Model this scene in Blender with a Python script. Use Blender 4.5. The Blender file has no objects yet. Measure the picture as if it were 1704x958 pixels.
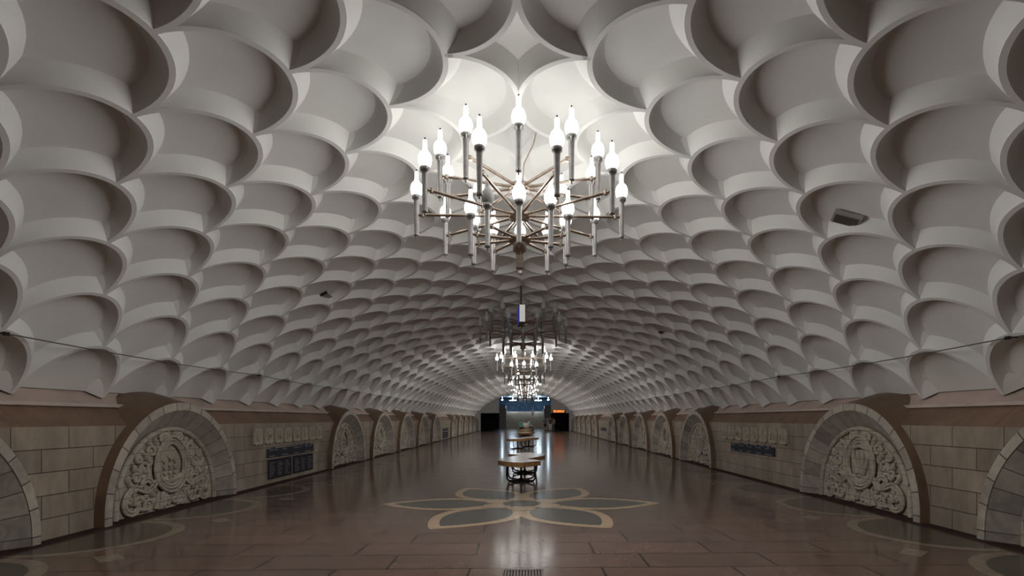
import bpy, math, random
import numpy as np
from math import sin, cos, pi, sqrt, radians, atan2
from mathutils import Vector, Matrix

SC = bpy.context.scene
COL = SC.collection
P = 1.4                     # pitch of the ceiling scales along the hall
EYE = 1.526
CAMX, CAMY, YAW = 0.0675, -0.4225, 0.0269
Y0, Y1 = -7.0, 66.3         # vaulted hall
random.seed(7)

# ------------------------------------------------------------------ mesh builder
class MB:
    def __init__(s):
        s.v = []; s.f = []; s.m = []; s.sm = []
    def add(s, vs, fs, mat=0, smooth=False):
        o = len(s.v); s.v += [tuple(p) for p in vs]
        for f in fs:
            s.f.append(tuple(i + o for i in f)); s.m.append(mat); s.sm.append(smooth)
    def box(s, a, b, mat=0):
        (x0, y0, z0), (x1, y1, z1) = a, b
        vs = [(x0,y0,z0),(x1,y0,z0),(x1,y1,z0),(x0,y1,z0),(x0,y0,z1),(x1,y0,z1),(x1,y1,z1),(x0,y1,z1)]
        s.add(vs, [(3,2,1,0),(4,5,6,7),(0,1,5,4),(1,2,6,5),(2,3,7,6),(3,0,4,7)], mat)
    def grid(s, rows, mat=0, smooth=False, closed=False):
        n = len(rows[0]); vs = [p for r in rows for p in r]; fs = []
        for i in range(len(rows) - 1):
            for j in range(n if closed else n - 1):
                k = (j + 1) % n
                fs.append((i*n + j, i*n + k, (i+1)*n + k, (i+1)*n + j))
        s.add(vs, fs, mat, smooth)
    def lathe(s, prof, c=(0,0,0), n=16, mat=0, smooth=True):
        rows = [[(c[0] + r*cos(2*pi*k/n), c[1] + r*sin(2*pi*k/n), c[2] + z) for k in range(n)] for r, z in prof]
        s.grid(rows, mat, smooth, True)
        for row, fl in ((rows[0], True), (rows[-1], False)):
            s.add(row, [tuple(range(n))[::-1] if fl else tuple(range(n))], mat, False)
    def tube(s, pts, r, n=8, mat=0, caps=True):
        pts = [Vector(p) for p in pts]; m = len(pts)
        rr = r if isinstance(r, (list, tuple)) else [r]*m
        rows = []; up = None
        for i, p in enumerate(pts):
            t = (pts[min(i+1, m-1)] - pts[max(i-1, 0)]).normalized()
            if up is None:
                up = Vector((0,0,1)) if abs(t.z) < .9 else Vector((1,0,0))
            a = t.cross(up)
            if a.length < 1e-6: a = t.orthogonal()
            a.normalize(); up = a.cross(t).normalized()
            rows.append([p + (a*cos(2*pi*k/n) + up*sin(2*pi*k/n))*rr[i] for k in range(n)])
        s.grid(rows, mat, True, True)
        if caps:
            s.add(rows[0], [tuple(range(n))], mat); s.add(rows[-1], [tuple(range(n))[::-1]], mat)
    def prism(s, poly, z0, z1, mat=0):
        n = len(poly)
        vs = [(x, y, z0) for x, y in poly] + [(x, y, z1) for x, y in poly]
        s.add(vs, [tuple(range(n))[::-1], tuple(range(n, 2*n))] + [(i, (i+1) % n, n + (i+1) % n, n + i) for i in range(n)], mat)
    def ball(s, c, r, n=8, mat=0, M=None):
        rows = []
        for i in range(n + 1):
            a = pi*i/n
            row = []
            for k in range(n + 2):
                q = Vector((sin(a)*cos(2*pi*k/(n+2))*r[0], sin(a)*sin(2*pi*k/(n+2))*r[1], cos(a)*r[2]))
                if M: q = M @ q
                row.append(q + Vector(c))
            rows.append(row)
        s.grid(rows, mat, True, True)
    def build(s, name, mats, parent=None, loc=None):
        me = bpy.data.meshes.new(name)
        me.from_pydata(s.v, [], s.f)
        for m in (mats if isinstance(mats, (list, tuple)) else [mats]): me.materials.append(m)
        me.polygons.foreach_set('material_index', s.m)
        me.polygons.foreach_set('use_smooth', s.sm)
        me.update()
        o = bpy.data.objects.new(name, me); COL.objects.link(o)
        if parent: o.parent = parent
        if loc: o.location = loc
        return o

def tag(o, label, cat, group=None):
    o['label'] = label; o['category'] = cat
    if group: o['group'] = group
    return o
def empty(name, loc=(0,0,0), rz=0):
    o = bpy.data.objects.new(name, None); COL.objects.link(o)
    o.location = loc; o.rotation_euler = (0, 0, rz); o.empty_display_size = .2
    return o
def struct(o):
    o['kind'] = 'structure'; return o
def copy_tree(o, parent=None):
    c = o.copy(); COL.objects.link(c); c.parent = parent
    for ch in list(o.children): copy_tree(ch, c)
    return c

# ------------------------------------------------------------------ materials
def mat(name, col, rough=.6, metal=0, spec=.5, noise=0, nscale=3, bump=0, emit=None, estr=0):
    m = bpy.data.materials.new(name); m.use_nodes = True
    nt = m.node_tree; b = nt.nodes['Principled BSDF']
    b.inputs['Base Color'].default_value = (*col, 1)
    b.inputs['Roughness'].default_value = rough
    b.inputs['Metallic'].default_value = metal
    b.inputs['Specular IOR Level'].default_value = spec
    if emit:
        b.inputs['Emission Color'].default_value = (*emit, 1); b.inputs['Emission Strength'].default_value = estr
    if noise or bump:
        tc = nt.nodes.new('ShaderNodeTexCoord'); n = nt.nodes.new('ShaderNodeTexNoise')
        n.inputs['Scale'].default_value = nscale; n.inputs['Detail'].default_value = 6
        nt.links.new(tc.outputs['Object'], n.inputs['Vector'])
        if noise:
            mx = nt.nodes.new('ShaderNodeMix'); mx.data_type = 'RGBA'
            mx.inputs[6].default_value = (*[c*(1-noise) for c in col], 1)
            mx.inputs[7].default_value = (*[min(1, c*(1+noise)) for c in col], 1)
            mr = nt.nodes.new('ShaderNodeMapRange'); mr.inputs[1].default_value = .3; mr.inputs[2].default_value = .7
            nt.links.new(n.outputs['Fac'], mr.inputs[0]); nt.links.new(mr.outputs[0], mx.inputs[0])
            nt.links.new(mx.outputs[2], b.inputs['Base Color'])
        if bump:
            bp = nt.nodes.new('ShaderNodeBump'); bp.inputs['Strength'].default_value = bump; bp.inputs['Distance'].default_value = .02
            nt.links.new(n.outputs['Fac'], bp.inputs['Height']); nt.links.new(bp.outputs['Normal'], b.inputs['Normal'])
    return m

def brick(name, c1, c2, cm, w, h, axes='yz', mortar=.006, rough=.5, noise=.25, nscale=4, stretch=(1,1,1), rvar=0, off=.5, freq=2, bump=.3, spec=.5):
    m = bpy.data.materials.new(name); m.use_nodes = True
    nt = m.node_tree; L = nt.links; b = nt.nodes['Principled BSDF']
    b.inputs['Roughness'].default_value = rough; b.inputs['Specular IOR Level'].default_value = spec
    tc = nt.nodes.new('ShaderNodeTexCoord'); sp = nt.nodes.new('ShaderNodeSeparateXYZ'); cb = nt.nodes.new('ShaderNodeCombineXYZ')
    L.new(tc.outputs['Object'], sp.inputs[0])
    L.new(sp.outputs[axes[0].upper()], cb.inputs[0]); L.new(sp.outputs[axes[1].upper()], cb.inputs[1])
    br = nt.nodes.new('ShaderNodeTexBrick'); L.new(cb.outputs[0], br.inputs['Vector'])
    br.inputs['Color1'].default_value = (*c1, 1); br.inputs['Color2'].default_value = (*c2, 1); br.inputs['Mortar'].default_value = (*cm, 1)
    br.inputs['Scale'].default_value = 1; br.inputs['Mortar Size'].default_value = mortar; br.inputs['Mortar Smooth'].default_value = .1
    br.inputs['Brick Width'].default_value = w; br.inputs['Row Height'].default_value = h
    br.offset = off; br.offset_frequency = freq
    mp = nt.nodes.new('ShaderNodeMapping'); mp.inputs['Scale'].default_value = stretch; L.new(tc.outputs['Object'], mp.inputs[0])
    n = nt.nodes.new('ShaderNodeTexNoise'); n.inputs['Scale'].default_value = nscale; n.inputs['Detail'].default_value = 8; n.inputs['Roughness'].default_value = .65
    L.new(mp.outputs[0], n.inputs['Vector'])
    mr = nt.nodes.new('ShaderNodeMapRange'); mr.inputs[1].default_value = .3; mr.inputs[2].default_value = .7
    mr.inputs[3].default_value = 1-noise; mr.inputs[4].default_value = 1+noise; L.new(n.outputs['Fac'], mr.inputs[0])
    mx = nt.nodes.new('ShaderNodeVectorMath'); mx.operation = 'SCALE'
    L.new(br.outputs['Color'], mx.inputs[0]); L.new(mr.outputs[0], mx.inputs['Scale']); L.new(mx.outputs[0], b.inputs['Base Color'])
    if rvar:
        m2 = nt.nodes.new('ShaderNodeMapRange'); m2.inputs[1].default_value = .3; m2.inputs[2].default_value = .7
        m2.inputs[3].default_value = rough-rvar; m2.inputs[4].default_value = rough+rvar
        L.new(n.outputs['Fac'], m2.inputs[0]); L.new(m2.outputs[0], b.inputs['Roughness'])
    if bump:
        bp = nt.nodes.new('ShaderNodeBump'); bp.inputs['Strength'].default_value = bump; bp.inputs['Distance'].default_value = .004; bp.invert = True
        L.new(br.outputs['Fac'], bp.inputs['Height']); L.new(bp.outputs['Normal'], b.inputs['Normal'])
    return m

def voussoir(name, col, cj, n, rough=.45, noise=.25, z0=.13):
    m = mat(name, col, rough); nt = m.node_tree; L = nt.links; b = nt.nodes['Principled BSDF']
    tc = nt.nodes.new('ShaderNodeTexCoord'); sp = nt.nodes.new('ShaderNodeSeparateXYZ'); L.new(tc.outputs['Object'], sp.inputs[0])
    def M(op, a, bb=None):
        k = nt.nodes.new('ShaderNodeMath'); k.operation = op
        for i, q in enumerate((a, bb)):
            if q is None: continue
            if isinstance(q, (int, float)): k.inputs[i].default_value = q
            else: L.new(q, k.inputs[i])
        return k.outputs[0]
    ang = M('ARCTAN2', M('SUBTRACT', sp.outputs['Z'], z0), sp.outputs['Y'])
    fr = M('FRACT', M('MULTIPLY', ang, n/pi))
    j = M('LESS_THAN', fr, .045)
    ns = nt.nodes.new('ShaderNodeTexNoise'); ns.inputs['Scale'].default_value = 5; ns.inputs['Detail'].default_value = 8; ns.inputs['Distortion'].default_value = 1.5
    L.new(tc.outputs['Object'], ns.inputs['Vector'])
    wn = nt.nodes.new('ShaderNodeTexWhiteNoise'); wn.noise_dimensions = '1D'; L.new(M('FLOOR', M('MULTIPLY', ang, n/pi)), wn.inputs['W'])
    fac = M('ADD', M('MULTIPLY', ns.outputs['Fac'], .7), M('MULTIPLY', wn.outputs['Value'], .3))
    mr = nt.nodes.new('ShaderNodeMapRange'); mr.inputs[1].default_value = .3; mr.inputs[2].default_value = .7; L.new(fac, mr.inputs[0])
    mx = nt.nodes.new('ShaderNodeMix'); mx.data_type = 'RGBA'
    mx.inputs[6].default_value = (*[c*(1-noise) for c in col], 1); mx.inputs[7].default_value = (*[c*(1+noise) for c in col], 1)
    L.new(mr.outputs[0], mx.inputs[0])
    m2 = nt.nodes.new('ShaderNodeMix'); m2.data_type = 'RGBA'; m2.inputs[7].default_value = (*cj, 1)
    L.new(j, m2.inputs[0]); L.new(mx.outputs[2], m2.inputs[6]); L.new(m2.outputs[2], b.inputs['Base Color'])
    return m

PLASTER = mat('ceiling_plaster', (.735,.735,.705), .75, noise=.05, nscale=1.3, spec=.25)
BEIGE = brick('wall_limestone', (.335,.278,.222), (.26,.215,.172), (.07,.055,.045), .78, .287, 'yz', .006, .4, .3, 3, (1,1,.35))
BROWN = brick('brown_marble', (.21,.13,.085), (.17,.105,.07), (.08,.05,.035), 1.0, .9, 'yz', .005, .4, .3, 3)
HOODM = mat('brown_hood_stone', (.15,.095,.06), .45, noise=.25, nscale=2.5)
PINK = mat('pink_cove_paint', (.46,.36,.31), .7, noise=.15, nscale=2)
TRIMW = mat('pale_ledge', (.55,.47,.42), .6, noise=.1)
RIM = voussoir('rim_stone', (.40,.365,.31), (.08,.065,.05), 15)
BAND = voussoir('grey_marble', (.315,.288,.25), (.10,.085,.07), 17, .4, .3)
RELIEF = brick('relief_stone', (.44,.40,.33), (.39,.355,.29), (.10,.085,.065), .30, .165, 'yz', .0035, .35, .22, 6, off=0, bump=.1)
BASEM = mat('dark_plinth', (.05,.028,.024), .85, noise=.3, spec=.1)
FLOORM = brick('floor_granite', (.205,.126,.099), (.150,.096,.076), (.04,.025,.02), 1.35, .555, 'xy', .013, .14, .18, 2.2, rvar=.03, bump=.15, spec=.8, off=.37)
INB = mat('inlay_beige', (.60,.44,.28), .19, noise=.12, nscale=9, spec=.5)
ING = mat('inlay_grey', (.115,.110,.105), .19, noise=.15, nscale=5, spec=.5)
SCB = mat('scallop_beige', (.27,.215,.16), .2, noise=.15, nscale=9, spec=.45)
SCG = mat('scallop_granite', (.095,.074,.057), .2, noise=.2, nscale=8, spec=.45)
CHROME = mat('worn_chrome', (.42,.41,.40), .34, .75, noise=.15, nscale=12)
BRASS = mat('worn_brass', (.52,.43,.36), .3, 1, noise=.2, nscale=14)
BLACKM = mat('black_metal', (.012,.011,.011), .4)
GLOW = mat('lit_opal_glass', (.9,.9,.9), .3, emit=(1,.98,.95), estr=5)
OPAL = mat('unlit_opal_glass', (.46,.47,.46), .3, noise=.1)
WOOD = brick('bench_wood', (.42,.25,.11), (.36,.21,.09), (.2,.11,.05), 2.5, .105, 'xy', .0015, .2, .2, 5, (6,.6,6), spec=.4, bump=0, rvar=0)
NAVY = mat('navy_board', (.045,.047,.058), .7, spec=.15)
NAVY2 = mat('dark_board', (.035,.034,.042), .7, spec=.15)
BOARDTXT = mat('board_lettering', (.20,.195,.21), .7, spec=.1)
BLUEMARK = mat('blue_marker', (.05,.07,.16), .4)
CREAM = mat('letter_tile_stone', (.42,.38,.30), .45, noise=.2, nscale=8)
SIGNW = mat('sign_white', (.75,.75,.73), .5, emit=(1,.98,.95), estr=.25)
SIGNB = mat('sign_blue', (.03,.08,.7), .4, emit=(.04,.1,1), estr=.16)
GREYM = mat('grey_metal', (.34,.32,.30), .5, noise=.1)
DARKM = mat('dark_metal', (.10,.09,.085), .5)
STEEL = mat('grate_steel', (.30,.27,.24), .55, .2, noise=.2, nscale=15)
CABLE = mat('cable_sheath', (.11,.10,.095), .6)
TUNNEL = mat('tunnel_darkness', (.008,.008,.009), .9)  # near-black colour stands in for the darkness of the track tunnels
ENDW = mat('end_wall_stone', (.30,.28,.26), .5, noise=.15)
STAIR = mat('stair_granite', (.38,.33,.28), .5, noise=.12)
BLUEW = brick('blue_mosaic', (.10,.28,.50), (.05,.17,.36), (.02,.05,.1), .5, .35, 'xz', .02, .35, .5, 1.5)
LED = mat('orange_led', (.2,.05,.01), .5, emit=(1,.22,.03), estr=3.0)
COOL = mat('lobby_lamp', (.9,.95,1), .4, emit=(.7,.88,1), estr=75)

# ------------------------------------------------------------------ vault profile
KN = [(0,4.700),(.634,4.683),(1.31,4.640),(1.982,4.515),(2.646,4.335),(3.301,4.116),(3.966,3.838),(4.593,3.480),(5.179,3.059),(5.729,2.505),(6.283,1.837)]
pts = [(-x, z) for x, z in KN[:0:-1]] + KN
pp = np.array(pts); ch = np.concatenate([[0], np.cumsum(np.hypot(*np.diff(pp, axis=0).T))]); ch -= ch[10]
def spline(x, y):
    n = len(x); h = np.diff(x); A = np.zeros((n,n)); b = np.zeros(n); A[0,0] = A[-1,-1] = 1
    for i in range(1, n-1):
        A[i,i-1] = h[i-1]; A[i,i] = 2*(h[i-1]+h[i]); A[i,i+1] = h[i]
        b[i] = 6*((y[i+1]-y[i])/h[i] - (y[i]-y[i-1])/h[i-1])
    M = np.linalg.solve(A, b)
    def f(t):
        i = np.clip(np.searchsorted(x, t) - 1, 0, n-2); a = x[i+1]-t; c = t-x[i]; hh = h[i]
        return (M[i]*a**3 + M[i+1]*c**3)/(6*hh) + (y[i]/hh - M[i]*hh/6)*a + (y[i+1]/hh - M[i+1]*hh/6)*c
    return f
FX, FZ = spline(ch, pp[:,0]), spline(ch, pp[:,1])
SJ = ch[11:]                                   # junction rows 0..9 (arc length from the crown)
def prof(s):
    x, z = FX(s), FZ(s); e = 1e-3
    tx, tz = FX(s+e)-FX(s-e), FZ(s+e)-FZ(s-e); l = np.hypot(tx, tz)
    return x, z, tz/l, -tx/l                   # inward normal (towards the room) for s>0
DEP = .16
TILT = .06                                    # panels rise towards their lower corner                                     # fin height above the coffer panels
def vault(s, y, n, sgn=1):                     # n: height above the coffer panel towards the room
    x, z, nx, nz = prof(s); k = n - DEP
    return sgn*(x + nx*k), y, z + nz*k

def build_ceiling():
    mb = MB()
    ss = np.linspace(-SJ[9]-.0, SJ[9]+.0, 97)
    ys = list(np.linspace(Y0, 12, 20)) + list(np.linspace(14, Y1, 20))
    rows = []
    for s in ss:
        x, y, z = vault(abs(s), 0, 0 if abs(s) < SJ[0] else -.015, 1 if s >= 0 else -1)
        rows.append([(x, yy, z) for yy in ys])
    mb.grid(rows, 0, True)
    # fins: cross-section strips, q = across the fin (+ outside the scale), n = height
    strips = [[(.20,-.012),(.17,.008),(.030,DEP-.010)], [(.030,DEP-.010),(.024,DEP)], [(.024,DEP),(-.024,DEP)], [(-.024,DEP),(-.030,DEP-.010)],
              [(-.030,DEP-.010),(-.078,.045),(-.105,.015),(-.16,-.010)]]
    crown = [[(.115,-.012),(.090,.010),(.030,DEP-.010)]] + strips[1:]
    for sgn in (-1, 1):
        for r in range(10):
            s1 = SJ[r]; s0 = SJ[r-1] if r else 0.0; S = s1 - s0
            zoff = 0.5 if r % 2 == 0 else 0.0  # centre of the arc lies midway between junctions
            for k in range(-5, 48):
                yc = (k + zoff)*P
                if yc - .7 < Y0 or yc + .7 > Y1: continue
                n = 30 if yc < 9 else (20 if yc < 20 else 12)
                th = np.linspace(0, pi, n+1)
                c, sn = np.cos(th), np.sin(th)
                nl = np.hypot(c/.7, sn/S); qy, qs = (c/.7)/nl, (sn/S)/nl
                for st in (crown if r == 0 else strips):
                    rws = []
                    for q, h in st:
                        sv = s1 - (S*sn + q*qs); yv = yc + .7*c + q*qy
                        x, z, nx, nz = prof(sv); kk = h - DEP
                        X = sgn*(x + nx*kk); Z = z + nz*kk
                        rws.append(list(zip(X.tolist(), yv.tolist(), Z.tolist())))
                    mb.grid(rws, 0, True)
                # the coffer panel itself
                m = 14 if yc < 12 else 8
                s2 = SJ[r+1] if r < 9 else s1; top = s0
                rws = []
                for i in range(m+1):
                    dz = -.7 + 1.4*i/m; w_ = sqrt(max(0, 1-(dz/.7)**2)); v_ = sqrt(max(0, 1-((.7-abs(dz))/.7)**2))
                    su = s1 - S*w_; sl = (s2 - (s2-s1)*v_) if r < 9 else s1
                    row = []
                    for j in range(7):
                        sv = su + (sl-su)*j/6; f = (sv-top)/(s2-top)
                        x, y, z = vault(sv, yc+dz, TILT*f if r < 9 else 0, sgn); row.append((float(x), y, float(z)))
                    rws.append(row)
                mb.grid(rws, 0, True)
                if r == 9:
                    for t in (0, n):
                        q0 = [(.13,0),(.02,DEP),(-.02,DEP),(-.13,0)]
                        pv = []
                        for q, h in q0:
                            yv = yc + (.7+q)*c[t]; x, y, z = vault(s1, yv, h, sgn); pv.append((x, y, z))
                        mb.add(pv, [(0,1,2,3)])
    return struct(mb.build('ceiling', PLASTER))
build_ceiling()

# ------------------------------------------------------------------ side walls
ARCH_Y = [8.73 + 4.3*(k-1) for k in range(-2, 14) if k not in (-4, 2, 8)]
RO, RI, RP, SPR = 1.67, 1.545, 1.26, .13
WX = 5.88
def harch(y):
    for a in ARCH_Y:
        d = abs(y-a)
        if d < 1.61: return SPR + sqrt(1.61**2 - d*d)
    return 0.0
ysamp = []
for a in ARCH_Y:
    ysamp += [a + 1.61*sin(t) for t in np.linspace(-pi/2, pi/2, 41)] + [a-1.6101, a+1.6101]
ysamp = sorted([y for y in ysamp + list(np.arange(Y0, Y1, 1.0)) + [Y1] if Y0 <= y <= Y1])
for sgn, nm in ((-1,'left'), (1,'right')):
    mb = MB(); mbb = MB()
    for y0, y1 in zip(ysamp, ysamp[1:]):
        if y1 - y0 < 1e-6: continue
        h0, h1 = harch(y0+1e-6), harch(y1-1e-6)
        a, b = min(h0, 1.43), min(h1, 1.43)
        if a < 1.43 or b < 1.43:
            mb.add([(sgn*WX,y0,a),(sgn*WX,y1,b),(sgn*WX,y1,1.43),(sgn*WX,y0,1.43)], [(0,1,2,3)])
        def bp(z): return sgn*(WX + (z-1.43)/.27*.32)
        a, b = min(max(h0,1.43),1.70), min(max(h1,1.43),1.70)
        if a < 1.70 or b < 1.70:
            mbb.add([(bp(a),y0,a),(bp(b),y1,b),(bp(1.70),y1,1.70),(bp(1.70),y0,1.70)], [(0,1,2,3)])
    struct(mb.build('wall_'+nm, BEIGE))
    i = 1 if sgn < 0 else 4
    struct(mbb.build('trim_%d' % i, BROWN))
    mb = MB()
    mb.grid([[(sgn*x, y, z) for y in (Y0, Y1)] for x, z in ((6.205,1.695),(6.165,1.70),(6.16,1.745),(6.24,1.755))])
    struct(mb.build('trim_%d' % (i+1), TRIMW))
    mb = MB()
    mb.grid([[(sgn*x, y, z) for y in (Y0, Y1)] for x, z in ((6.23,1.75),(6.40,1.89),(6.50,2.02))])
    struct(mb.build('trim_%d' % (i+2), PINK))
    mb = MB()
    mb.box((min(sgn*5.745, sgn*5.99), Y0, 0), (max(sgn*5.745, sgn*5.99), Y1, .025))
    struct(mb.build('baseboard_'+nm, BASEM))

# ------------------------------------------------------------------ relief niches
def apath(r, n=36):                                 # stilted arch outline (u, v)
    return [(-r, 0)] + [(-r*cos(t), SPR + r*sin(t)) for t in np.linspace(0, pi, n)] + [(r, 0)]
def loft(a, b, mb, smooth=True, mat=0, n=36):       # a, b = (radius, depth)
    mb.grid([[(d, u, v) for u, v in apath(r, n)] for r, d in (a, b)], mat, smooth)

def ornament(kind):
    mb = MB(); D = .215
    def T(path, r=.024, d=0.012, n=7):
        r, d = r*1.3, d*1.5
        mb.tube([(D - d, u, v) for u, v in path], r, n)
    def both(path, r=.024, d=.012):
        T(path, r, d); T([(-u, v) for u, v in path], r, d)
    def dbl(path, r=.020, gap=.052, d=.02):
        q = [Vector(p) for p in path]; o = []
        for s in (-1, 1):
            l = []
            for i, p in enumerate(q):
                t = (q[min(i+1,len(q)-1)] - q[max(i-1,0)]).normalized(); nn = Vector((-t.y, t.x))
                l.append((p + nn*gap/2*s)[:])
            both(l, r, d)
    def smoothp(cp, n=6):
        out = []; c = [cp[0]] + list(cp) + [cp[-1]]
        for i in range(1, len(c)-2):
            for k in range(n):
                t = k/n; p0, p1, p2, p3 = [np.array(c[i+j]) for j in (-1,0,1,2)]
                out.append(tuple(.5*((2*p1) + (-p0+p2)*t + (2*p0-5*p1+4*p2-p3)*t*t + (-p0+3*p1-3*p2+p3)*t**3)))
        out.append(cp[-1]); return out
    def spiral(cx, cy, r, a0, turns, dirn=1, r1=.25):
        n = int(14*turns)
        return [(cx + r*(1-(1-r1)*i/n)*cos(a0 + dirn*2*pi*turns*i/n), cy + r*(1-(1-r1)*i/n)*sin(a0 + dirn*2*pi*turns*i/n)) for i in range(n+1)]
    def leaf(u, v, a, l, w, h=.045):
        for s in (-1, 1):
            ang = a if s > 0 else pi - a
            M = Matrix.Rotation(ang, 3, 'X'); 
            mb.ball((D - .004, s*u, v), (h*1.3, l*.62, w*.68), 6, 0, M)
    def oval(sx, sy, cy=.74):
        return [(sx*sin(t), cy + sy*cos(t) + .05*max(0, cos(t))**6) for t in np.linspace(0, 2*pi, 41)]
    for q in (1, .87, .75): T(oval(.42*q, .44*q), .022, .02 if q < 1 else .03)
    # interlaced bands leaving the oval at both sides
    dbl(smoothp([(.36,.52),(.46,.42),(.58,.40),(.68,.46),(.66,.54),(.55,.55),(.47,.47),(.52,.38),(.66,.40),(.84,.46),(.99,.38),(1.06,.24),(1.02,.12),(.90,.07),(.80,.12),(.78,.20)]))
    # scrolls
    for cx, cy, r, a0, tn, dr in ((.29,.13,.10,pi/2,1.4,1),(.56,.14,.11,pi,1.3,-1),(.63,.74,.12,-pi/2,1.4,1),(.80,.60,.09,0,1.2,1),(.47,1.00,.12,-pi/2,1.4,1),(.20,1.20,.10,pi,1.3,-1),(.74,.90,.08,pi/2,1.2,-1),(.08,.16,.075,pi/2,1.3,-1)):
        both(spiral(cx, cy, r, a0, tn, dr), .024)
        mb.ball((D-.012, cx, cy), (.03,.03,.03), 5); mb.ball((D-.012, -cx, cy), (.03,.03,.03), 5)
    # ribbons below the oval
    for u0, u1 in ((.06,.16),(.14,.27),(.24,.36)): both(smoothp([(u0+.05,.33),(u0+.09,.25),(u1,.13),(u1+.02,.06)]), .026)
    # leaves
    for k in range(5): leaf(.90+.10*cos(.5+k*.62), .20+.10*sin(.5+k*.62), .5+k*.62, .17, .055)
    for u, v, a, l in ((.78,.72,.6,.16),(.86,.76,1.2,.14),(.58,.90,.9,.18),(.66,.98,.5,.14),(.36,1.14,1.1,.17),(.30,1.04,.6,.14),(.09,1.30,1.5,.17),(.10,1.24,.9,.15),(.54,.62,1.9,.15),(.70,.62,.2,.13),
                       (.92,.50,1.0,.15),(.98,.60,1.4,.14),(.44,.20,2.0,.15),(.70,.10,.2,.16),(.68,.26,1.0,.15),(.44,.30,.7,.14),(.20,.10,.3,.12),(.52,1.12,.6,.13),(.34,.92,1.8,.12),(.50,.82,2.2,.12),(.86,.40,2.6,.12),(.60,.30,2.4,.1)):
        leaf(u, v, a, l, .06)
    # medallion
    if kind == 'ship':
        T(smoothp([(-.24,.56),(-.14,.50),(.0,.48),(.14,.50),(.24,.57)]), .034, .006)
        for u, h in ((-.13,.30),(.0,.40),(.13,.30)):
            T([(u,.52),(u,.52+h)], .014)
            for k in range(3): mb.ball((D-.002, u, .62+k*.1*h/.3), (.035,.058,.042), 6)
        for k in range(5): mb.ball((D, -.2+.1*k, .545), (.03,.03,.03), 5)
    elif kind == 'shield':
        for u in (-.16,-.05,.05,.16): T(smoothp([(u,.98),(u*1.25,.86),(u*.9,.70),(u*.45,.57)]), .034, .006)
        T(smoothp([(-.2,1.0),(0,1.05),(.2,1.0)]), .03); T(smoothp([(-.2,.52),(0,.44),(.2,.52)]), .03)
    else:
        mb.ball((D, 0, .95), (.05,.085,.095), 8)
        for s in (-1, 1): T(smoothp([(s*.02,.9),(s*.16,.84),(s*.2,.70),(s*.09,.62)]), .034, .006)
        mb.ball((D, 0, .74), (.06,.12,.18), 8); T(smoothp([(-.2,.5),(0,.46),(.2,.5)]), .03)
        for s in (-1, 1): mb.ball((D, s*.06, .55), (.045,.05,.09), 6)
    return mb
def niche(kind):
    root = empty('relief_niche')
    mb = MB(); a, b = apath(RO, 48), apath(RI, 48)
    mb.grid([[(.0,u,v) for u,v in a], [(-.012,u*.992,v*.992+.001) for u,v in a], [(-.012,u,v) for u,v in b], [(.012,u,v) for u,v in b]], 0, False)
    mb.build('arch_rim', RIM, root)
    mb = MB(); loft((RI,.0), (RP,.22), mb, n=48); mb.build('reveal_band', BAND, root)
    mb = MB(); rows = []
    path = apath(RP-.035, 48)
    mb.tube([(.195, u, v) for u, v in path], .042, 10); mb.build('moulding', RELIEF, root)
    mb = MB(); o = apath(RP+.01, 48); mb.add([(.222,u,v) for u,v in o], [tuple(range(len(o)))]); mb.build('panel', RELIEF, root)
    ornament(kind).build('ornament', RELIEF, root)
    mb = MB(); mb.grid([[(d,u,v) for u,v in apath(r,48)] for r,d in ((RO,0.0),(1.70,.10),(1.76,.30),(1.84,.55),(1.92,.85))], 0, True); mb.build('hood', HOODM, root)
    return root
protos = [niche(k) for k in ('ship','shield','figure')]
used = [False]*3
ORD = ['first','second','third','fourth','fifth']
for sgn, side in ((-1,'left'),(1,'right')):
    for i, y in enumerate(ARCH_Y):
        k = round((y-8.73)/4.3) + 1
        if k < 0: continue
        kind = (0 if sgn < 0 else 1) if k == 1 else ((k*2 + (0 if sgn < 0 else 1)) % 3)
        if not used[kind]: r = protos[kind]; used[kind] = True
        else: r = copy_tree(protos[kind])
        r.location = (sgn*5.76, y, 0); r.rotation_euler = (0,0, 0 if sgn > 0 else pi)
        if k == 0: lab = 'arched stone relief niche cut off by the %s edge of the photo' % side
        elif k == 1: lab = 'arched niche carved with a sailing ship, nearest whole one, left wall' if sgn < 0 else 'arched niche carved with a lobed shield, nearest whole one, right wall'
        elif k < 8: lab = '%s arched stone relief niche past the near name tiles, %s wall' % (ORD[k-3], side)
        else: lab = '%s arched stone relief niche past the far name tiles, %s wall' % (ORD[k-9], side)
        tag(r, lab, 'relief', 'arched relief niches along the walls')

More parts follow.
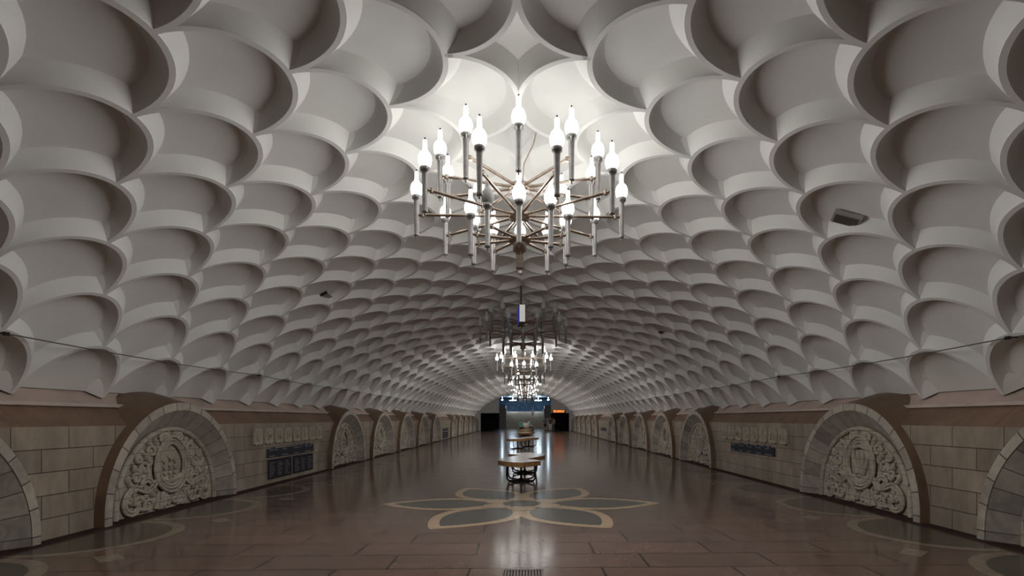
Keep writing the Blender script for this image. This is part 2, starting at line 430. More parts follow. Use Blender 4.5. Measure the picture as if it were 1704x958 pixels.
# ------------------------------------------------------------------ floor with inlays
def floor():
    mb = MB()
    e = 5.9
    mb.add([(-e,Y0,0),(e,Y0,0),(e,Y1,0),(-e,Y1,0)], [(0,1,2,3)])
    mb.add([(-5.2,Y1,0),(5.2,Y1,0),(3.9,84.8,0),(-3.9,84.8,0)], [(0,1,2,3)])
    h1, h2, h3, h4 = .0012, .0024, .0036, .0056
    # flower
    cx, cy, R = 0.0, 9.12, 2.52
    def petal(a, hw, r0, r1, z, m):
        n = 24; L = []; Rr = []
        for i in range(n+1):
            t = i/n; r = r0 + (r1-r0)*t
            w = hw*sin(pi*t**.92)**.85 if 0 < t < 1 else 0
            L.append((r, w)); Rr.append((r, -w))
        poly = L + Rr[::-1][1:-1]
        c, s = cos(a), sin(a)
        mb.add([(cx+u*c-w*s, cy+u*s+w*c, z) for u, w in poly], [tuple(range(len(poly)))], m)
    for k in range(6): petal(k*pi/3, .66, .25, R, h1+k*1.2e-4, 1)
    for k in range(6): petal(k*pi/3, .49, .52, R-.24, h2+k*1.2e-4, 2)
    def disc(r, z, m, c=(cx,cy), n=32): mb.add([(c[0]+r*cos(2*pi*i/n), c[1]+r*sin(2*pi*i/n), z) for i in range(n)], [tuple(range(n))], m)
    disc(.34, h4, 2)
    for k in range(6):
        a = k*pi/3 + pi/6; c_ = (cx+.5*cos(a), cy+.5*sin(a)); disc(.262, h3+k*2.4e-4-1.2e-4, 2, c_, 18); disc(.25, h3+k*2.4e-4, 1, c_, 18)
    # scallops along both walls
    for sgn in (-1, 1):
        for j in range(-6, 27):
            yc = 8.73 + 2.15*j
            if yc < Y0+1.2 or yc > Y1-1: continue
            xo = 5.62
            def arc(r, yr): return [(sgn*(xo - r*sin(t)), yc - yr*cos(t)) for t in np.linspace(0, pi, 25)]
            o, i_ = arc(1.06, 1.075), arc(.91, .93)
            vs = [(x, y, h1) for x, y in o] + [(x, y, h1) for x, y in i_]; n = len(o)
            mb.add(vs, [(q, q+1, n+q+1, n+q) for q in range(n-1)], 3)
            mb.add([(x, y, h1) for x, y in i_] + [(sgn*5.9, yc+.93, h1), (sgn*5.9, yc-.93, h1)], [tuple(range(n+2))], 4)
            x, y = sgn*4.5, yc + 1.075
            a = sgn*radians(42); c, s = cos(a), sin(a)
            mb.add([(x+u*c-w*s, y+u*s+w*c, h1) for u, w in ((-.18,-.11),(.18,-.11),(.18,.11),(-.18,.11))], [(0,1,2,3)], 3)
    return struct(mb.build('floor', [FLOORM, INB, ING, SCB, SCG]))
floor()

# ------------------------------------------------------------------ ends of the hall
mb = MB()
mb.box((-6.6,Y0-.2,0),(6.6,Y0,5.2)); struct(mb.build('wall_back', ENDW))  # unseen wall added behind the camera so light bounces back
mb = MB()                                           # lunette wall with openings over the tracks
ss = np.linspace(0, SJ[9], 30); EY = Y1
for sgn in (-1, 1):
    pr = [vault(s, EY, 0, sgn) for s in ss]
    top = [(x, z) for x, y, z in pr if abs(x) > 3.3]
    poly = [(sgn*3.3, 2.27), (sgn*3.3, top[0][1])] + [(x, z+.15) for x, z in top] + [(sgn*6.75, 2.27)]
    vs = [(x, EY, z) for x, z in poly] + [(x, EY+.5, z) for x, z in poly]; n = len(poly)
    mb.add(vs, [tuple(range(n)), tuple(range(n, 2*n))[::-1]] + [(i, (i+1) % n, n+(i+1) % n, n+i) for i in range(n)])
    mb.box((min(sgn*5.6,sgn*6.8), EY, 0), (max(sgn*5.6,sgn*6.8), EY+.5, 2.27))
struct(mb.build('wall_far', ENDW))
mb = MB()                                           # dark track spaces beside the stairs
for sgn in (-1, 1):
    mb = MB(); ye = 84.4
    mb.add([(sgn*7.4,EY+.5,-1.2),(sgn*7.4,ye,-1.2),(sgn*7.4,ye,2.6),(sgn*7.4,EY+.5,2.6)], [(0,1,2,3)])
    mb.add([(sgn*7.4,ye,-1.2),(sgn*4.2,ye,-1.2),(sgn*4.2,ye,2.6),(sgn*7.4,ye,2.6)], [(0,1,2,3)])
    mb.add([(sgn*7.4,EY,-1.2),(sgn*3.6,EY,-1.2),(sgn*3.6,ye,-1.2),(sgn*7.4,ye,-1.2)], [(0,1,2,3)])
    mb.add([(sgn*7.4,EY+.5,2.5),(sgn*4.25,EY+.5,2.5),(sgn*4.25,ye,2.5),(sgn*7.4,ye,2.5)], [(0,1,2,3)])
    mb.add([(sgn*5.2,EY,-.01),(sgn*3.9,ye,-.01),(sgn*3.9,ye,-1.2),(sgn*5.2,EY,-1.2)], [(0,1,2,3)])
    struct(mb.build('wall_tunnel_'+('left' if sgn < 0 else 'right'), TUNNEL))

mb = MB()                                           # stair flight
NS = 17
for i in range(NS): mb.box((-3.05, 84.8+.30*i, 0 if i == 0 else .165*i-.02), (3.05, 84.8+.30*NS+.0, .165*(i+1)))
stairs = mb.build('staircase', STAIR); tag(stairs, 'wide pale stone staircase at the far end of the hall', 'stairs')
for sgn in (-1, 1):
    mb = MB()
    mb.box((min(sgn*3.06,sgn*4.1),84.6,0),(max(sgn*3.06,sgn*4.1),90.0,3.05))
    mb.box((min(sgn*3.02,sgn*4.2),84.5,3.05),(max(sgn*3.02,sgn*4.2),90.0,3.2))
    mb.box((min(sgn*3.2,sgn*4.1),84.8,3.2),(max(sgn*3.2,sgn*4.1),90.0,3.75))
    tag(mb.build('stair_pier', mat('pier_stone', (.16,.155,.145), .5, noise=.15)), 'dark stone pier on the %s side of the far staircase' % ('left' if sgn < 0 else 'right'), 'pillar')
mb = MB(); mb.box((-4.6,89.9,2.6),(4.6,100,2.805)); struct(mb.build('floor_lobby', STAIR))
mb = MB()
mb.box((-4.8,100,2.5),(4.8,100.2,6.4)); mb.box((-4.8,84,3.2),(-4.6,100,6.4)); mb.box((4.6,84,3.2),(4.8,100,6.4))
struct(mb.build('wall_lobby', BLUEW))
mb = MB(); mb.box((-5.0,EY+.5,5.25),(5.0,100.2,5.4)); struct(mb.build('ceiling_lobby', mat('lobby_ceiling', (.10,.16,.24), .5)))
for x, y, w in ((-3.75,86.5,.14),(3.8,86.5,.14),(-2.1,89,.55),(2.2,89,.55)):
    mb = MB(); mb.box((x-w, y-.2, 4.62),(x+w, y+.2, 4.70)); mb.tube([(x,y,4.7),(x,y,5.26)], .02, 6)
    tag(mb.build('lobby_lamp', [COOL]), '%s cold white lamp above the %s side of the far staircase' % ('small' if w < .2 else 'wide', 'left' if x < 0 else 'right'), 'lamp', 'cold lamps above the stairs')
# clock display
r = empty('led_clock', (4.25, EY-.06, 2.48)); tag(r, 'orange glowing digital display over the black tunnel mouth, far right', 'clock')
mb = MB(); mb.box((-.86,-.04,-.2),(.86,.06,.2)); mb.build('casing', DARKM, r)
def text_mesh(s, size, extrude=.004):
    cu = bpy.data.curves.new('t', 'FONT'); cu.body = s; cu.size = size; cu.extrude = extrude; cu.align_x = 'CENTER'; cu.align_y = 'CENTER'
    o = bpy.data.objects.new('t', cu); COL.objects.link(o)
    bpy.context.view_layer.update()
    me = bpy.data.meshes.new_from_object(o.evaluated_get(bpy.context.evaluated_depsgraph_get()))
    bpy.data.objects.remove(o); bpy.data.curves.remove(cu)
    return me
def text_obj(s, size, m, parent, loc, rot, name='lettering'):
    me = text_mesh(s, size); me.materials.clear(); me.materials.append(m)
    o = bpy.data.objects.new(name, me); COL.objects.link(o); o.parent = parent; o.location = loc; o.rotation_euler = rot
    return o
text_obj('00.000:0', .40, LED, r, (0,-.05,0), (pi/2,0,0), 'digits')

# ------------------------------------------------------------------ name tiles and boards
LET = {-1: 'ЕЬКВКЕИА', 1: 'АКЬСВЇИК'}
def tile(sgn, ch_, y, z0, idx, bay):
    r = empty('letter_sign', (sgn*WX, y, z0))
    mb = MB(); w, h = .17, .36
    poly = [(-w,.025),(-w*.6,.0),(-w*.2,.02),(w*.3,.0),(w*.7,.022),(w,.03),(w,h),(-w,h)]
    n = len(poly); t = -sgn*.045
    vs = [(0,u,v) for u,v in poly] + [(t,u,v) for u,v in poly]
    mb.add(vs, [tuple(range(n)), tuple(range(n,2*n))[::-1]] + [(i,(i+1)%n,n+(i+1)%n,n+i) for i in range(n)])
    mb.build('slab', CREAM, r)
    text_obj(ch_, .29, CREAM, r, (t*1.05, 0, h/2+.01), (pi/2, 0, pi/2 if sgn < 0 else -pi/2), 'letter').scale = (1,1.1,5)
    side = 'left' if sgn < 0 else 'right'
    nn = ['first','second','third','fourth','fifth','sixth','seventh','eighth'][idx]
    tag(r, '%s cream letter tile from the near end of the %s name on the %s wall' % (nn, bay, side), 'tile', 'cream name tiles on the walls')
def board(sgn, ya, yb, za, zb, name, lab, cat, rows, cols, head, marks=()):
    r = empty(name, (sgn*WX, (ya+yb)/2, za)); w = (yb-ya)/2; h = zb-za; t = -sgn*.03
    mb = MB(); mb.box((min(0,t),-w,0),(max(0,t),w,h)); mb.build('plate', NAVY if head else NAVY2, r)
    mb = MB(); random.seed(int(ya*10))
    for c in range(cols):
        u0 = -w + (c+.08)*2*w/cols; uw = 2*w/cols*.8
        for i in range(rows):
            v = h*(.82 - .68*i/max(1,rows-1)) if rows > 1 else h*.5
            ln = uw*(.45+.5*random.random()); hh = h*.28/rows
            x0, x1 = sorted((t, t*1.08))
            ua, ub = (u0, u0+ln) if sgn < 0 else (-u0-ln, -u0)
            mb.box((x0,ua,v-hh/2),(x1,ub,v+hh/2))
    mb.build('printed_lines', BOARDTXT, r)
    for m in marks:
        mb = MB(); mb.lathe([(.0,-.01),(.05,-.01),(.05,.01),(.0,.01)], (0,0,0), 12)
        o = mb.build('round_marker', BLUEMARK, r, (t, m*w*(1 if sgn < 0 else -1), h)); o.rotation_euler = (0, pi/2, 0)
    tag(r, lab, cat)
for bay, bc in (('near',13.03),('far',38.83)):
    for sgn, side in ((-1,'left'),(1,'right')):
        off = .16 if sgn < 0 else .03
        for i in range(8):
            tile(sgn, LET[sgn][i if sgn < 0 else 7-i], bc + off + .495*(i-3.5), .945, i, bay)
        if sgn < 0:
            board(sgn, bc-1.14, bc+1.48, .63, .83, 'line_sign', 'long blue-grey header sign above two dark boards, %s left wall' % bay, 'sign', 2, 4, True, (-.75,.3,.55,.8))
            board(sgn, bc-1.09, bc+.1, .13, .58, 'information_sign', 'dark text board under the header sign, nearer one of the pair, %s left wall' % bay, 'board', 8, 3, False)
            board(sgn, bc+.24, bc+1.44, .13, .58, 'information_sign', 'dark text board under the header sign, farther one of the pair, %s left wall' % bay, 'board', 8, 3, False)
        else:
            board(sgn, bc-1.3, bc+1.3, .65, .85, 'line_sign', 'long blue-grey line sign under the name tiles, %s right wall' % bay, 'sign', 2, 5, True, (-.5,-.1,.3,.6,.8))

# ------------------------------------------------------------------ chandeliers
def candle_mesh():
    mb = MB()
    mb.lathe([(.008,-.035),(.011,-.028),(.008,-.015),(.012,-.006),(.028,-.004),(.029,.004),(.029,.02),(.026,.024),(.031,.40),(.031,.405)], n=14)
    mb.lathe([(.032,.38),(.034,.405),(.050,.415),(.052,.45),(.046,.455)], n=16)
    return mb
def globe_mesh():
    mb = MB()
    mb.lathe([(.036,.445),(.054,.465),(.067,.495),(.071,.525),(.067,.557),(.054,.588),(.036,.608),(.026,.620),(.0225,.64),(.0215,.715),(.018,.722)], n=14)
    mb.lathe([(.007,.722),(.009,.74),(.006,.75)], n=8, mat=1)
    return mb
TIERS = [(.90, 3.92, 18, .0), (1.165, 3.60, 0, .0), (.565, 3.33, 18, .0)]    # radius, candle foot height, first angle
def make_chandelier():
    root = empty('chandelier', (0,0,0))
    mb = MB(); ARMZ = .235
    mb.tube([(0,0,3.40),(0,0,5.0)], .020, 10)
    for r_, z, a, b in TIERS:
        za = z + ARMZ
        mb.lathe([(.03,za-.045),(.12,za-.035),(.13,za),(.12,za+.03),(.03,za+.05)], n=20)
    mb.lathe([(.02,3.22),(.04,3.23),(.04,3.42),(.075,3.43),(.075,3.55)], n=14)
    mb.box((-.04,-.04,3.24),(.04,.04,3.38))
    mb.build('stem', BRASS, root)
    mb = MB(); mb.lathe([(.03,4.62),(.10,4.70),(.17,4.86),(.19,4.95)], n=24); mb.build('ceiling_cap', PLASTER, root)
    mb = MB()
    cp = [(.03,-.02,3.9),(.04,-.02,4.3),(.05,-.02,4.42),(.10,-.01,4.53),(.16,.0,4.66),(.19,0,4.80)]
    mb.tube(cp, .008, 6); mb.build('supply_cord', BRASS, root)
    cm, gm, am = candle_mesh(), globe_mesh(), {}
    c0 = cm.build('candle_holder', CHROME, root); g0 = gm.build('globe', [GLOW, BLACKM], c0)
    first = True
    for ti, (R_, z, a0, _) in enumerate(TIERS):
        mb = MB(); mb.tube([(.10,0,0),(R_-.03,0,0)], .017, 8); mb.lathe([(.02,-.022),(.022,.022)], (R_-.07,0,0), 8)
        arm0 = mb.build('arm', BRASS, root)
        for k in range(10):
            a = radians(a0 + 36*k)
            arm = arm0 if k == 0 else arm0.copy()
            if k: COL.objects.link(arm)
            arm.location = (0,0,z+ARMZ); arm.rotation_euler = (0,0,a)
            if first: c, g = c0, g0; first = False
            else:
                c = c0.copy(); COL.objects.link(c); g = g0.copy(); COL.objects.link(g); g.parent = c
            c.location = (R_*cos(a), R_*sin(a), z); c['tier'] = ti; c['slot'] = k
    return root
LP = [60, 0, 45, 4, 45, 45, 45]
CHY = [5.6 + 8.4*i for i in range(7)]
ch0 = make_chandelier()
for c in ch0.children:
    if c.name.startswith('candle_holder'):
        for g in c.children:
            g.material_slots[0].link = 'OBJECT'; g.material_slots[0].material = GLOW
CLAB = ['large candle chandelier with brightly lit globes, nearest of the row', 'dark unlit candle chandelier behind the nearest bright one, by the hanging sign',
        'lit candle chandelier right behind the dark unlit one', 'mostly unlit candle chandelier, fourth from the camera', 'lit candle chandelier, fifth from the camera',
        'lit candle chandelier, sixth from the camera', 'farthest candle chandelier, lit, nearest to the stairs']
for i, y in enumerate(CHY):
    r = ch0 if i == 0 else copy_tree(ch0)
    r.location = (0, y, 0); tag(r, CLAB[i], 'chandelier', 'candle chandeliers down the middle of the hall')
    for c in r.children:
        if not c.name.startswith('candle_holder'): continue
        g = c.children[0]; t, k = c['tier'], c['slot']
        lit = i in (0,2,4,5,6)
        if i == 3: lit = (t == 1 and k in (2,7)) or (t == 0 and k in (1,))
        if i == 0 and t == 2 and k == 6: lit = False
        if i == 0 and t == 2 and k == 6: g['label'] = 'unlit grey globe'
        g.material_slots[0].link = 'OBJECT'; g.material_slots[0].material = GLOW if lit else OPAL
for o in bpy.data.objects:
    for k in ('tier','slot'):
        if k in o: del o[k]

def lamp(name, loc, power, col, rad=1.0):
    l = bpy.data.lights.new(name, 'POINT'); l.energy = power; l.color = col; l.shadow_soft_size = rad
    l.use_nodes = True; nt = l.node_tree; e = nt.nodes['Emission']; f = nt.nodes.new('ShaderNodeLightFalloff')
    f.inputs['Strength'].default_value = 1; 
    a = nt.nodes.new('ShaderNodeMath'); a.operation = 'MULTIPLY'; a.inputs[1].default_value = 1.04; nt.links.new(f.outputs['Linear'], a.inputs[0])
    b = nt.nodes.new('ShaderNodeMath'); b.operation = 'MULTIPLY_ADD'; b.inputs[1].default_value = .0; nt.links.new(f.outputs['Quadratic'], b.inputs[0]); nt.links.new(a.outputs[0], b.inputs[2])
    nt.links.new(b.outputs[0], e.inputs['Strength'])
    o = bpy.data.objects.new(name, l); COL.objects.link(o); o.location = loc; o.visible_glossy = False; return o   # the globes themselves give the reflections
for i, y in enumerate(CHY):
    if i in (0,2,4,5,6): lamp('chandelier_light', (0,y,3.75), LP[i], (1,.985,.965))
    elif i == 3: lamp('chandelier_light', (0,y,3.75), LP[i], (1,.985,.965))

# ------------------------------------------------------------------ hanging sign, cables, ceiling boxes, grate
r = empty('hanging_sign', (-.045, 12.55, 3.83)); tag(r, 'white box sign with blue side hanging before the dark unlit chandelier', 'sign')
mb = MB(); mb.box((-.065,-.45,0),(.065,.28,.40)); mb.build('housing', DARKM, r)
mb = MB(); mb.box((-.065,-.456,0),(.065,-.45,.40)); mb.build('end_panel', SIGNW, r)
mb = MB(); mb.box((-.071,-.44,.01),(-.065,.27,.39)); mb.build('side_panel', SIGNB, r)
mb = MB(); mb.tube([(0,-.2,.40),(0,-.2,1.05)], .012, 8); mb.tube([(0,.15,.40),(0,.15,1.05)], .012, 8); mb.build('hanger_rod', DARKM, r)
r.rotation_euler = (0,0,radians(4.5))

for sgn, side in ((-1,'left'),(1,'right')):
    r = empty('overhead_cable', (0,0,0)); tag(r, 'thin dark cable strung along the %s side of the ribbed vault' % side, 'cable')
    x, _, z = vault(SJ[8], 0, DEP+.05, sgn)
    mb = MB(); n = 240; ptsc = []
    for i in range(n+1):
        y = Y0+.2 + (Y1-Y0-.4)*i/n; f = (y/P) % 4/4
        ptsc.append((x, y, z - .035*4*f*(1-f)))
    mb.tube(ptsc, .008, 6); mb.build('wire', CABLE, r)
    for k in range(0, 11):
        y = 4*P*k
        mb = MB(); mb.box((x-.014,y-.03,z-.022),(x+.014,y+.03,z+.018)); mb.tube([(x,y-.04,z),(x,y-.12,z-.012)], .011, 8)
        mb.build('clamp', BLACKM, r)
def ceil_box(sgn, s, y, w, l, h, tilt, lab, grille=True):
    x, _, z = vault(s, y, .0, sgn); xx, zz, nx, nz = prof(s)
    n = Vector((sgn*nx, 0, nz)); t = Vector((0,1,0)); u = t.cross(n).normalized()
    M = Matrix((u, t, n)).transposed().to_4x4() @ Matrix.Rotation(tilt, 4, 'Z'); M.translation = Vector((x,y,z))
    r = empty('ceiling_box'); r.matrix_world = M
    mb = MB(); mb.box((-w/2,-l/2,.05),(w/2,l/2,h))
    mb.box((-w*.3,-l*.3,-.01),(-w*.2,l*.3,.05)); mb.box((w*.2,-l*.3,-.01),(w*.3,l*.3,.05)); mb.build('casing', GREYM, r)
    if grille:
        mb = MB()
        for k in range(9): mb.box((-w*.42+k*w*.84/9,-l*.42,h),(-w*.42+(k+.62)*w*.84/9,l*.42,h+.006))
        mb.build('grille', DARKM, r)
    else:
        for s2 in (-1, 1):
            mb = MB(); mb.box((-w*.55, s2*l*.5-.02, .0),(w*.55, s2*l*.5+.02, h*1.05)); mb.build('end_bracket', BLACKM, r)
    tag(r, lab, 'fixture')
ceil_box(1, 4.03, 5.86, .21, .32, .10, -1.2, 'grey grilled box fixed inside a vault coffer, upper right')
ceil_box(-1, 3.97, 10.28, .12, .36, .07, .0, 'small pale box with black brackets in a coffer on the left', False)
ceil_box(1, 3.97, 14.38, .12, .36, .08, .0, 'small grey box in a distant coffer right of the hanging chandeliers', True)

r = empty('floor_grate', (.037, 4.72, 0)); tag(r, 'metal drain grate set in the floor at the bottom of the photo', 'grate')
mb = MB(); w = .185
for a, b in (((-w-.03,-w-.03),(w+.03,-w)),((-w-.03,w),(w+.03,w+.03)),((-w-.03,-w),(-w,w)),((w,-w),(w+.03,w))): mb.box((*a,.001),(*b,.008))
mb.build('rim', STEEL, r)
mb = MB(); mb.box((-w,-w,.0008),(w,w,.0015)); mb.build('pit_shade', BLACKM, r)  # flat black sheet painted in for the shade under the bars
mb = MB()
for k in range(12): mb.box((-w+.03*k+.01,-w,.002),(-w+.03*k+.026,w,.007))
mb.build('bars', STEEL, r)

# ------------------------------------------------------------------ benches
def bez(cp, n=6):
    out = []; c = [cp[0]] + cp + [cp[-1]]
    for i in range(1, len(c)-2):
        for k in range(n):
            t = k/n; p0, p1, p2, p3 = [np.array(c[i+j]) for j in (-1,0,1,2)]
            out.append(tuple(.5*((2*p1)+(-p0+p2)*t+(2*p0-5*p1+4*p2-p3)*t*t+(-p0+3*p1-3*p2+p3)*t**3)))
    out.append(cp[-1]); return out
def make_bench():
    root = empty('bench')
    half = [(0,-1.85)] + bez([(-.22,-1.74),(-.42,-1.52),(-.57,-1.2),(-.62,-.85),(-.56,-.45)], 4) + [(-.11,.68),(-.43,1.27)]
    poly = half + [(-x,-y) for x, y in half]
    mb = MB(); n = len(poly); z0, z1, bv = .41, .525, .008
    mb.add([(x,y,z0) for x,y in poly], [tuple(range(n))])
    ins = [(x*.985,y*.995) for x,y in poly]
    mb.grid([[(x,y,z) for x,y in pl] for pl, z in ((poly,z0),(poly,z1-bv),(ins,z1))], 0, False, True)
    # concave top: triangulate as two lobes joined at the waist
    i0 = len(half)-2; i1 = n-2
    lobeA = [k % n for k in range(i1, i1+n) if k % n <= i0 or k % n >= i1]
    lobeA = [k for k in range(0, i0+1)] + [k for k in range(i1, n)]
    lobeB = [k for k in range(i0, i1+1)]
    mb.add([(x,y,z1) for x,y in ins], [tuple(lobeA), tuple(lobeB)])
    mb.build('wooden_top', WOOD, root)
    for s in (-1, 1):
        cy = s*1.0; cx = s*.04*-1 + (-.08 if s < 0 else .08)
        for a in (35, 145, 215, 325):
            ca, sa = cos(radians(a)), sin(radians(a)); rx, ry = .33, .42
            def pt(f, z): return (cx+rx*f*ca/.82, cy+ry*f*sa/.6, z)
            mb = MB(); mb.tube([pt(1,.415),pt(1.02,.30),pt(1.03,.18),pt(.98,.09),pt(.84,.045),pt(.55,.035),pt(.15,.035)], .021, 8)
            mb.build('leg', BLACKM, root)
        mb = MB(); mb.lathe([(.0,.0),(.24,.0),(.24,.03),(.1,.05),(.03,.09),(.025,.41),(.0,.412)], (cx,cy,0), 16)
        mb.box((cx-.30,cy-.06,0),(cx+.30,cy+.06,.03)); mb.box((cx-.06,cy-.36,0),(cx+.06,cy+.36,.03))
        mb.build('base', BLACKM, root)
    return root
b0 = make_bench()
BL = ['twisted two-lobed wooden bench nearest the camera, beyond the floor flower', 'wooden bench, second from the camera down the middle of the floor', 'wooden bench, third from the camera down the middle of the floor',
      'wooden bench, fourth from the camera, just before the people sitting', 'farthest wooden bench, with people sitting on it']
BY = [13.55, 27.6, 39.0, 48.0, 57.4]
for i, y in enumerate(BY):
    r = b0 if i == 0 else copy_tree(b0)
    r.location = (0 if i != 1 else -.05, y, 0); r.rotation_euler = (0,0, 0 if i == 0 else radians((0,-14,6,3,0)[i]))
    tag(r, BL[i], 'bench', 'wooden benches down the middle of the floor')

# ------------------------------------------------------------------ people
SKIN = mat('skin', (.52,.33,.24), .55); HAIR = mat('dark_hair', (.025,.018,.014), .6); EYEM = mat('eye_dark', (.02,.015,.012), .3)
def skinned(name, verts, edges, radii, m, parent, root=0, lv=1, extra=None):
    me = bpy.data.meshes.new(name); me.from_pydata(verts, edges, [])
    o = bpy.data.objects.new(name, me); COL.objects.link(o)
    sk = o.modifiers.new('s', 'SKIN'); sk.use_smooth_shade = True
    for i, d in enumerate(me.skin_vertices[0].data):
        rr = radii[i]; d.radius = rr if isinstance(rr, tuple) else (rr, rr); d.use_root = (i == root)
    su = o.modifiers.new('d', 'SUBSURF'); su.levels = lv; su.render_levels = lv
    bpy.context.view_layer.update()
    dg = bpy.context.evaluated_depsgraph_get()
    nm = bpy.data.meshes.new_from_object(o.evaluated_get(dg)); bpy.data.objects.remove(o)
    vs = [v.co[:] for v in nm.vertices]; fs = [tuple(p.vertices) for p in nm.polygons]
    mb = MB(); mb.add(vs, fs, 0, True)
    if extra: extra(mb)
    r = mb.build(name, m, parent); bpy.data.meshes.remove(nm); return r
def person(loc, rz, pose, lab, top, legs, hairlen=.1, scale=1.0, shorts=False, lean=0):
    root = empty('person', loc, rz); root.scale = (scale,)*3
    sit = pose == 'sit'
    hz = .645 if sit else .93
    ly = lambda z: -lean*(z-hz)                       # forward is -y (faces the camera at rz=0)
    V = []; E = []; R = []
    def add(p, r, par=None):
        V.append(p); R.append(r)
        if par is not None: E.append((par, len(V)-1))
        return len(V)-1
    pel = add((0,0,hz), (.155,.11))
    wst = add((0,ly(hz+.2),hz+.2), (.135,.095), pel); chs = add((0,ly(hz+.40),hz+.40), (.158,.098), wst)
    nck = add((0,ly(hz+.545),hz+.545), .043, chs); hd0 = add((0,ly(hz+.62)-.018,hz+.635), (.078,.088), nck); hd1 = add((0,ly(hz+.7)-.01,hz+.735), (.092,.102), hd0); hd2 = add((0,ly(hz+.76),hz+.80), (.055,.065), hd1)
    nose = add((0,ly(hz+.66)-.105,hz+.675), .012, hd0)
    hands = []; sh = []; fe = []
    for s in (-1, 1):
        a = add((s*.18,ly(hz+.47),hz+.48), .058, chs)
        if sit: el = add((s*.25,ly(hz+.2)-.06,hz+.22), .043, a); wr = add((s*.13,ly(hz+.2)-.30,hz+.13), .028, el); hn = add((s*.11,ly(hz+.2)-.38,hz+.11), (.035,.02), wr)
        else: el = add((s*.24,ly(hz+.2)+.02,hz+.20), .043, a); wr = add((s*.25,ly(hz)-.05,hz-.04), .028, el); hn = add((s*.25,ly(hz)-.07,hz-.12), (.02,.035), wr)
        sh.append((a, el)); hands.append((V[wr], V[hn], s))
        if sit: h = add((s*.10,-.08,hz-.02), .085, pel); kn = add((s*.13,-.45,hz-.02), .06, h); an = add((s*.13,-.42,.09), .04, kn); to = add((s*.14,-.56,.035), (.04,.03), an)
        else: h = add((s*.09,0,hz-.09), .085, pel); kn = add((s*.11,-.02+.06*s,.50), .06, h); an = add((s*.12,.03+.10*s,.09), .04, kn); to = add((s*.13,-.11+.10*s,.035), (.04,.03), an)
        fe.append((h, kn, an, to))
    def fingers(mb):
        for w, h, s in hands:
            w, h = Vector(w), Vector(h); d = (h-w).normalized(); sd = d.orthogonal().normalized() if abs(d.z) < .5 else Vector((0,1,0)).cross(d).cross(d).normalized()
            cr = d.cross(sd)
            for k, l in enumerate((.062,.072,.068,.052)):
                b = h + sd*(k-1.5)*.018
                mb.tube([b, b+d*l*.5+cr*.004, b+d*l+cr*.02], [.009,.0085,.0065], 6)
            b = w + d*.03 - sd*.025; mb.tube([b, b+d*.03-sd*.02, b+d*.06-sd*.022], [.011,.010,.008], 6)
        for s in (-1, 1): mb.ball((s*.078, ly(hz+.68), hz+.69), (.012,.022,.032), 6)
    skinned('body', V, E, R, SKIN, root, 0, 1, fingers)
    def sub(idx, edges, grow, name, m, extra=()):
        mp = {i: k for k, i in enumerate(idx)}
        rr = [tuple(q+grow for q in R[i]) if isinstance(R[i], tuple) else R[i]+grow for i in idx]
        vv = [V[i] for i in idx]; ee = [(mp[a], mp[b]) for a, b in edges]
        for p, r_, par in extra: vv.append(p); rr.append(r_); ee.append((mp[par], len(vv)-1))
        skinned(name, vv, ee, rr, m, root)
    (a0,e0),(a1,e1) = sh
    sub([wst,pel,chs,a0,e0,a1,e1], [(wst,pel),(wst,chs),(chs,a0),(a0,e0),(chs,a1),(a1,e1)], .046, 'shirt', top, [((0,ly(hz+.50),hz+.50), (.12,.10), chs), ((0,.01,hz-.07), (.19,.145), pel)])
    (h0,k0,n0,t0),(h1,k1,n1,t1) = fe
    if shorts: sub([pel,h0,k0,h1,k1], [(pel,h0),(h0,k0),(pel,h1),(h1,k1)], .024, 'shorts', legs, [((0,ly(hz+.1),hz+.10), (.165,.12), pel)])
    else: sub([pel,h0,k0,n0,h1,k1,n1], [(pel,h0),(h0,k0),(k0,n0),(pel,h1),(h1,k1),(k1,n1)], .024, 'trousers', legs, [((0,ly(hz+.1),hz+.10), (.165,.12), pel)])
    for hh, kk, nn, tt in fe:
        mb = MB(); p, q = Vector(V[nn]), Vector(V[tt]); mb.tube([(p.x,p.y+.05,.04),(p.x,(p.y+q.y)/2,.05),(q.x,q.y-.05,.035),(q.x,q.y-.09,.03)], [.036,.05,.045,.025], 8); mb.build('shoe', HAIR, root)
    y = ly(hz+.7)
    mb = MB(); mb.ball((0,y+.026,hz+.762), (.097,.104,.102), 8)
    if hairlen > .15: mb.ball((0,y+.075,hz+.75-hairlen*.5), (.085,.05,hairlen*.6), 8)
    mb.build('hair', HAIR, root)
    for s in (-1, 1):
        mb = MB(); mb.ball((s*.032,ly(hz+.7)-.098,hz+.70), (.011,.007,.007), 5); mb.build('eye', EYEM, root)
    mb = MB(); mb.ball((0,ly(hz+.6)-.093,hz+.625), (.024,.007,.007), 5); mb.build('mouth', mat('lips', (.4,.16,.13), .5), root)
    tag(root, lab, 'person'); return root
T = lambda n, c: mat(n, c, .8)
person((-.42,55.95,0), 0.2, 'sit', 'person in a green top sitting at the left end of the farthest bench', T('green_cloth',(.05,.30,.22)), T('black_cloth',(.02,.02,.022)), .1, .95, lean=.15)
person((.06,55.78,0), .15, 'sit', 'person in a white shirt sitting in the middle of the farthest bench', T('white_cloth',(.6,.57,.53)), T('grey_cloth',(.2,.19,.18)), .1, .92, lean=.1)
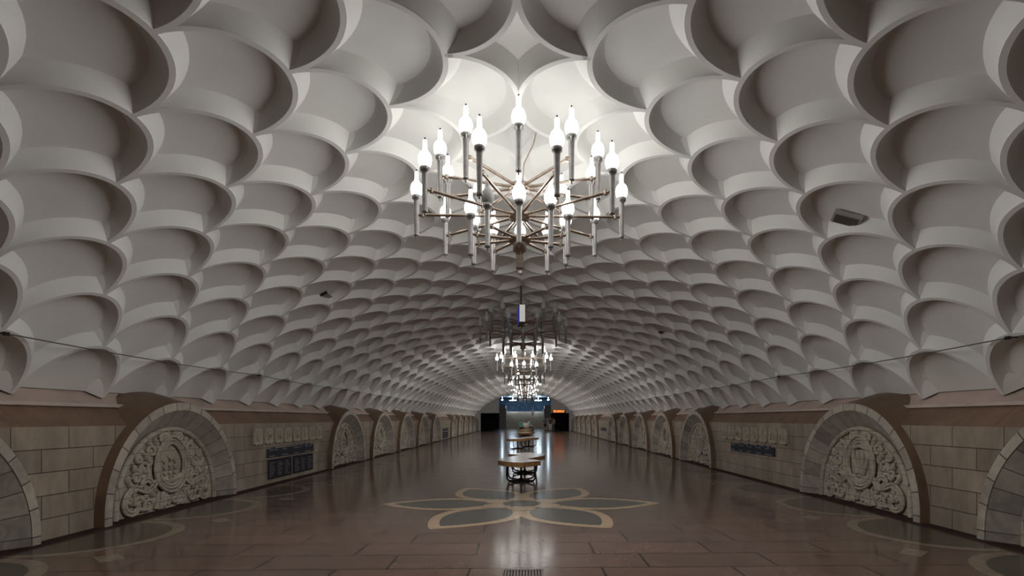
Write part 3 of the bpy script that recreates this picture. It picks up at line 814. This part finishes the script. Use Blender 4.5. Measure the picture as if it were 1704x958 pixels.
person((.43,58.2,0), pi/2-.15, 'sit', 'person in a light blue shirt sitting at the right end of the farthest bench', T('blue_cloth',(.25,.38,.48)), T('dark_cloth',(.04,.04,.05)), .1, 1.0, lean=.0)
person((2.55,67.6,0), .3, 'stand', 'person in grey top and black shorts, leftmost by the right tunnel', T('grey_top',(.12,.12,.13)), T('black_shorts',(.02,.02,.02)), .3, .98, True)
person((2.98,68.3,0), -.2, 'stand', 'person in pale beige clothes standing by the right tunnel', T('beige_top',(.42,.36,.28)), T('beige_trousers',(.35,.3,.24)), .1, 1.02)
person((3.25,67.3,0), .1, 'stand', 'person in dark top and white trousers by the right tunnel', T('dark_top',(.07,.05,.045)), T('white_trousers',(.5,.47,.44)), .32, 1.0)
person((3.62,67.7,0), pi+.3, 'stand', 'person in brown top and dark trousers, rightmost by the right tunnel', T('brown_top',(.28,.17,.12)), T('navy_trousers',(.08,.09,.11)), .3, 1.04)
person((1.25,87.45,.165*9), .0, 'stand', 'person in a pale dress walking down the far staircase', T('pale_top',(.5,.42,.36)), T('pale_shorts',(.45,.36,.3)), .3, .95, True)

# ------------------------------------------------------------------ camera, render look
cam = bpy.data.cameras.new('camera'); co = bpy.data.objects.new('camera', cam); COL.objects.link(co)
co.location = (CAMX, CAMY, EYE); co.rotation_euler = (pi/2, 0, -YAW)
cam.sensor_fit = 'HORIZONTAL'; cam.sensor_width = 36; cam.lens = 36*880/1704
cam.shift_x = -(898.26-852)/1704; cam.shift_y = (696.8-479)/1704; cam.clip_start = .05; cam.clip_end = 300
SC.camera = co
w = bpy.data.worlds.new('world'); w.use_nodes = True; w.node_tree.nodes['Background'].inputs[0].default_value = (.02,.02,.022,1); w.node_tree.nodes['Background'].inputs[1].default_value = .3
SC.world = w
SC.view_settings.view_transform = 'Standard'; SC.view_settings.look = 'None'; SC.view_settings.gamma = 1
SC.view_settings.use_curve_mapping = False; SC.view_settings.exposure = 0
SC.cycles.use_denoising = True; SC.cycles.max_bounces = 8; SC.cycles.diffuse_bounces = 5; SC.cycles.glossy_bounces = 3
SC.cycles.sample_clamp_indirect = 6; SC.cycles.caustics_reflective = False; SC.cycles.caustics_refractive = False
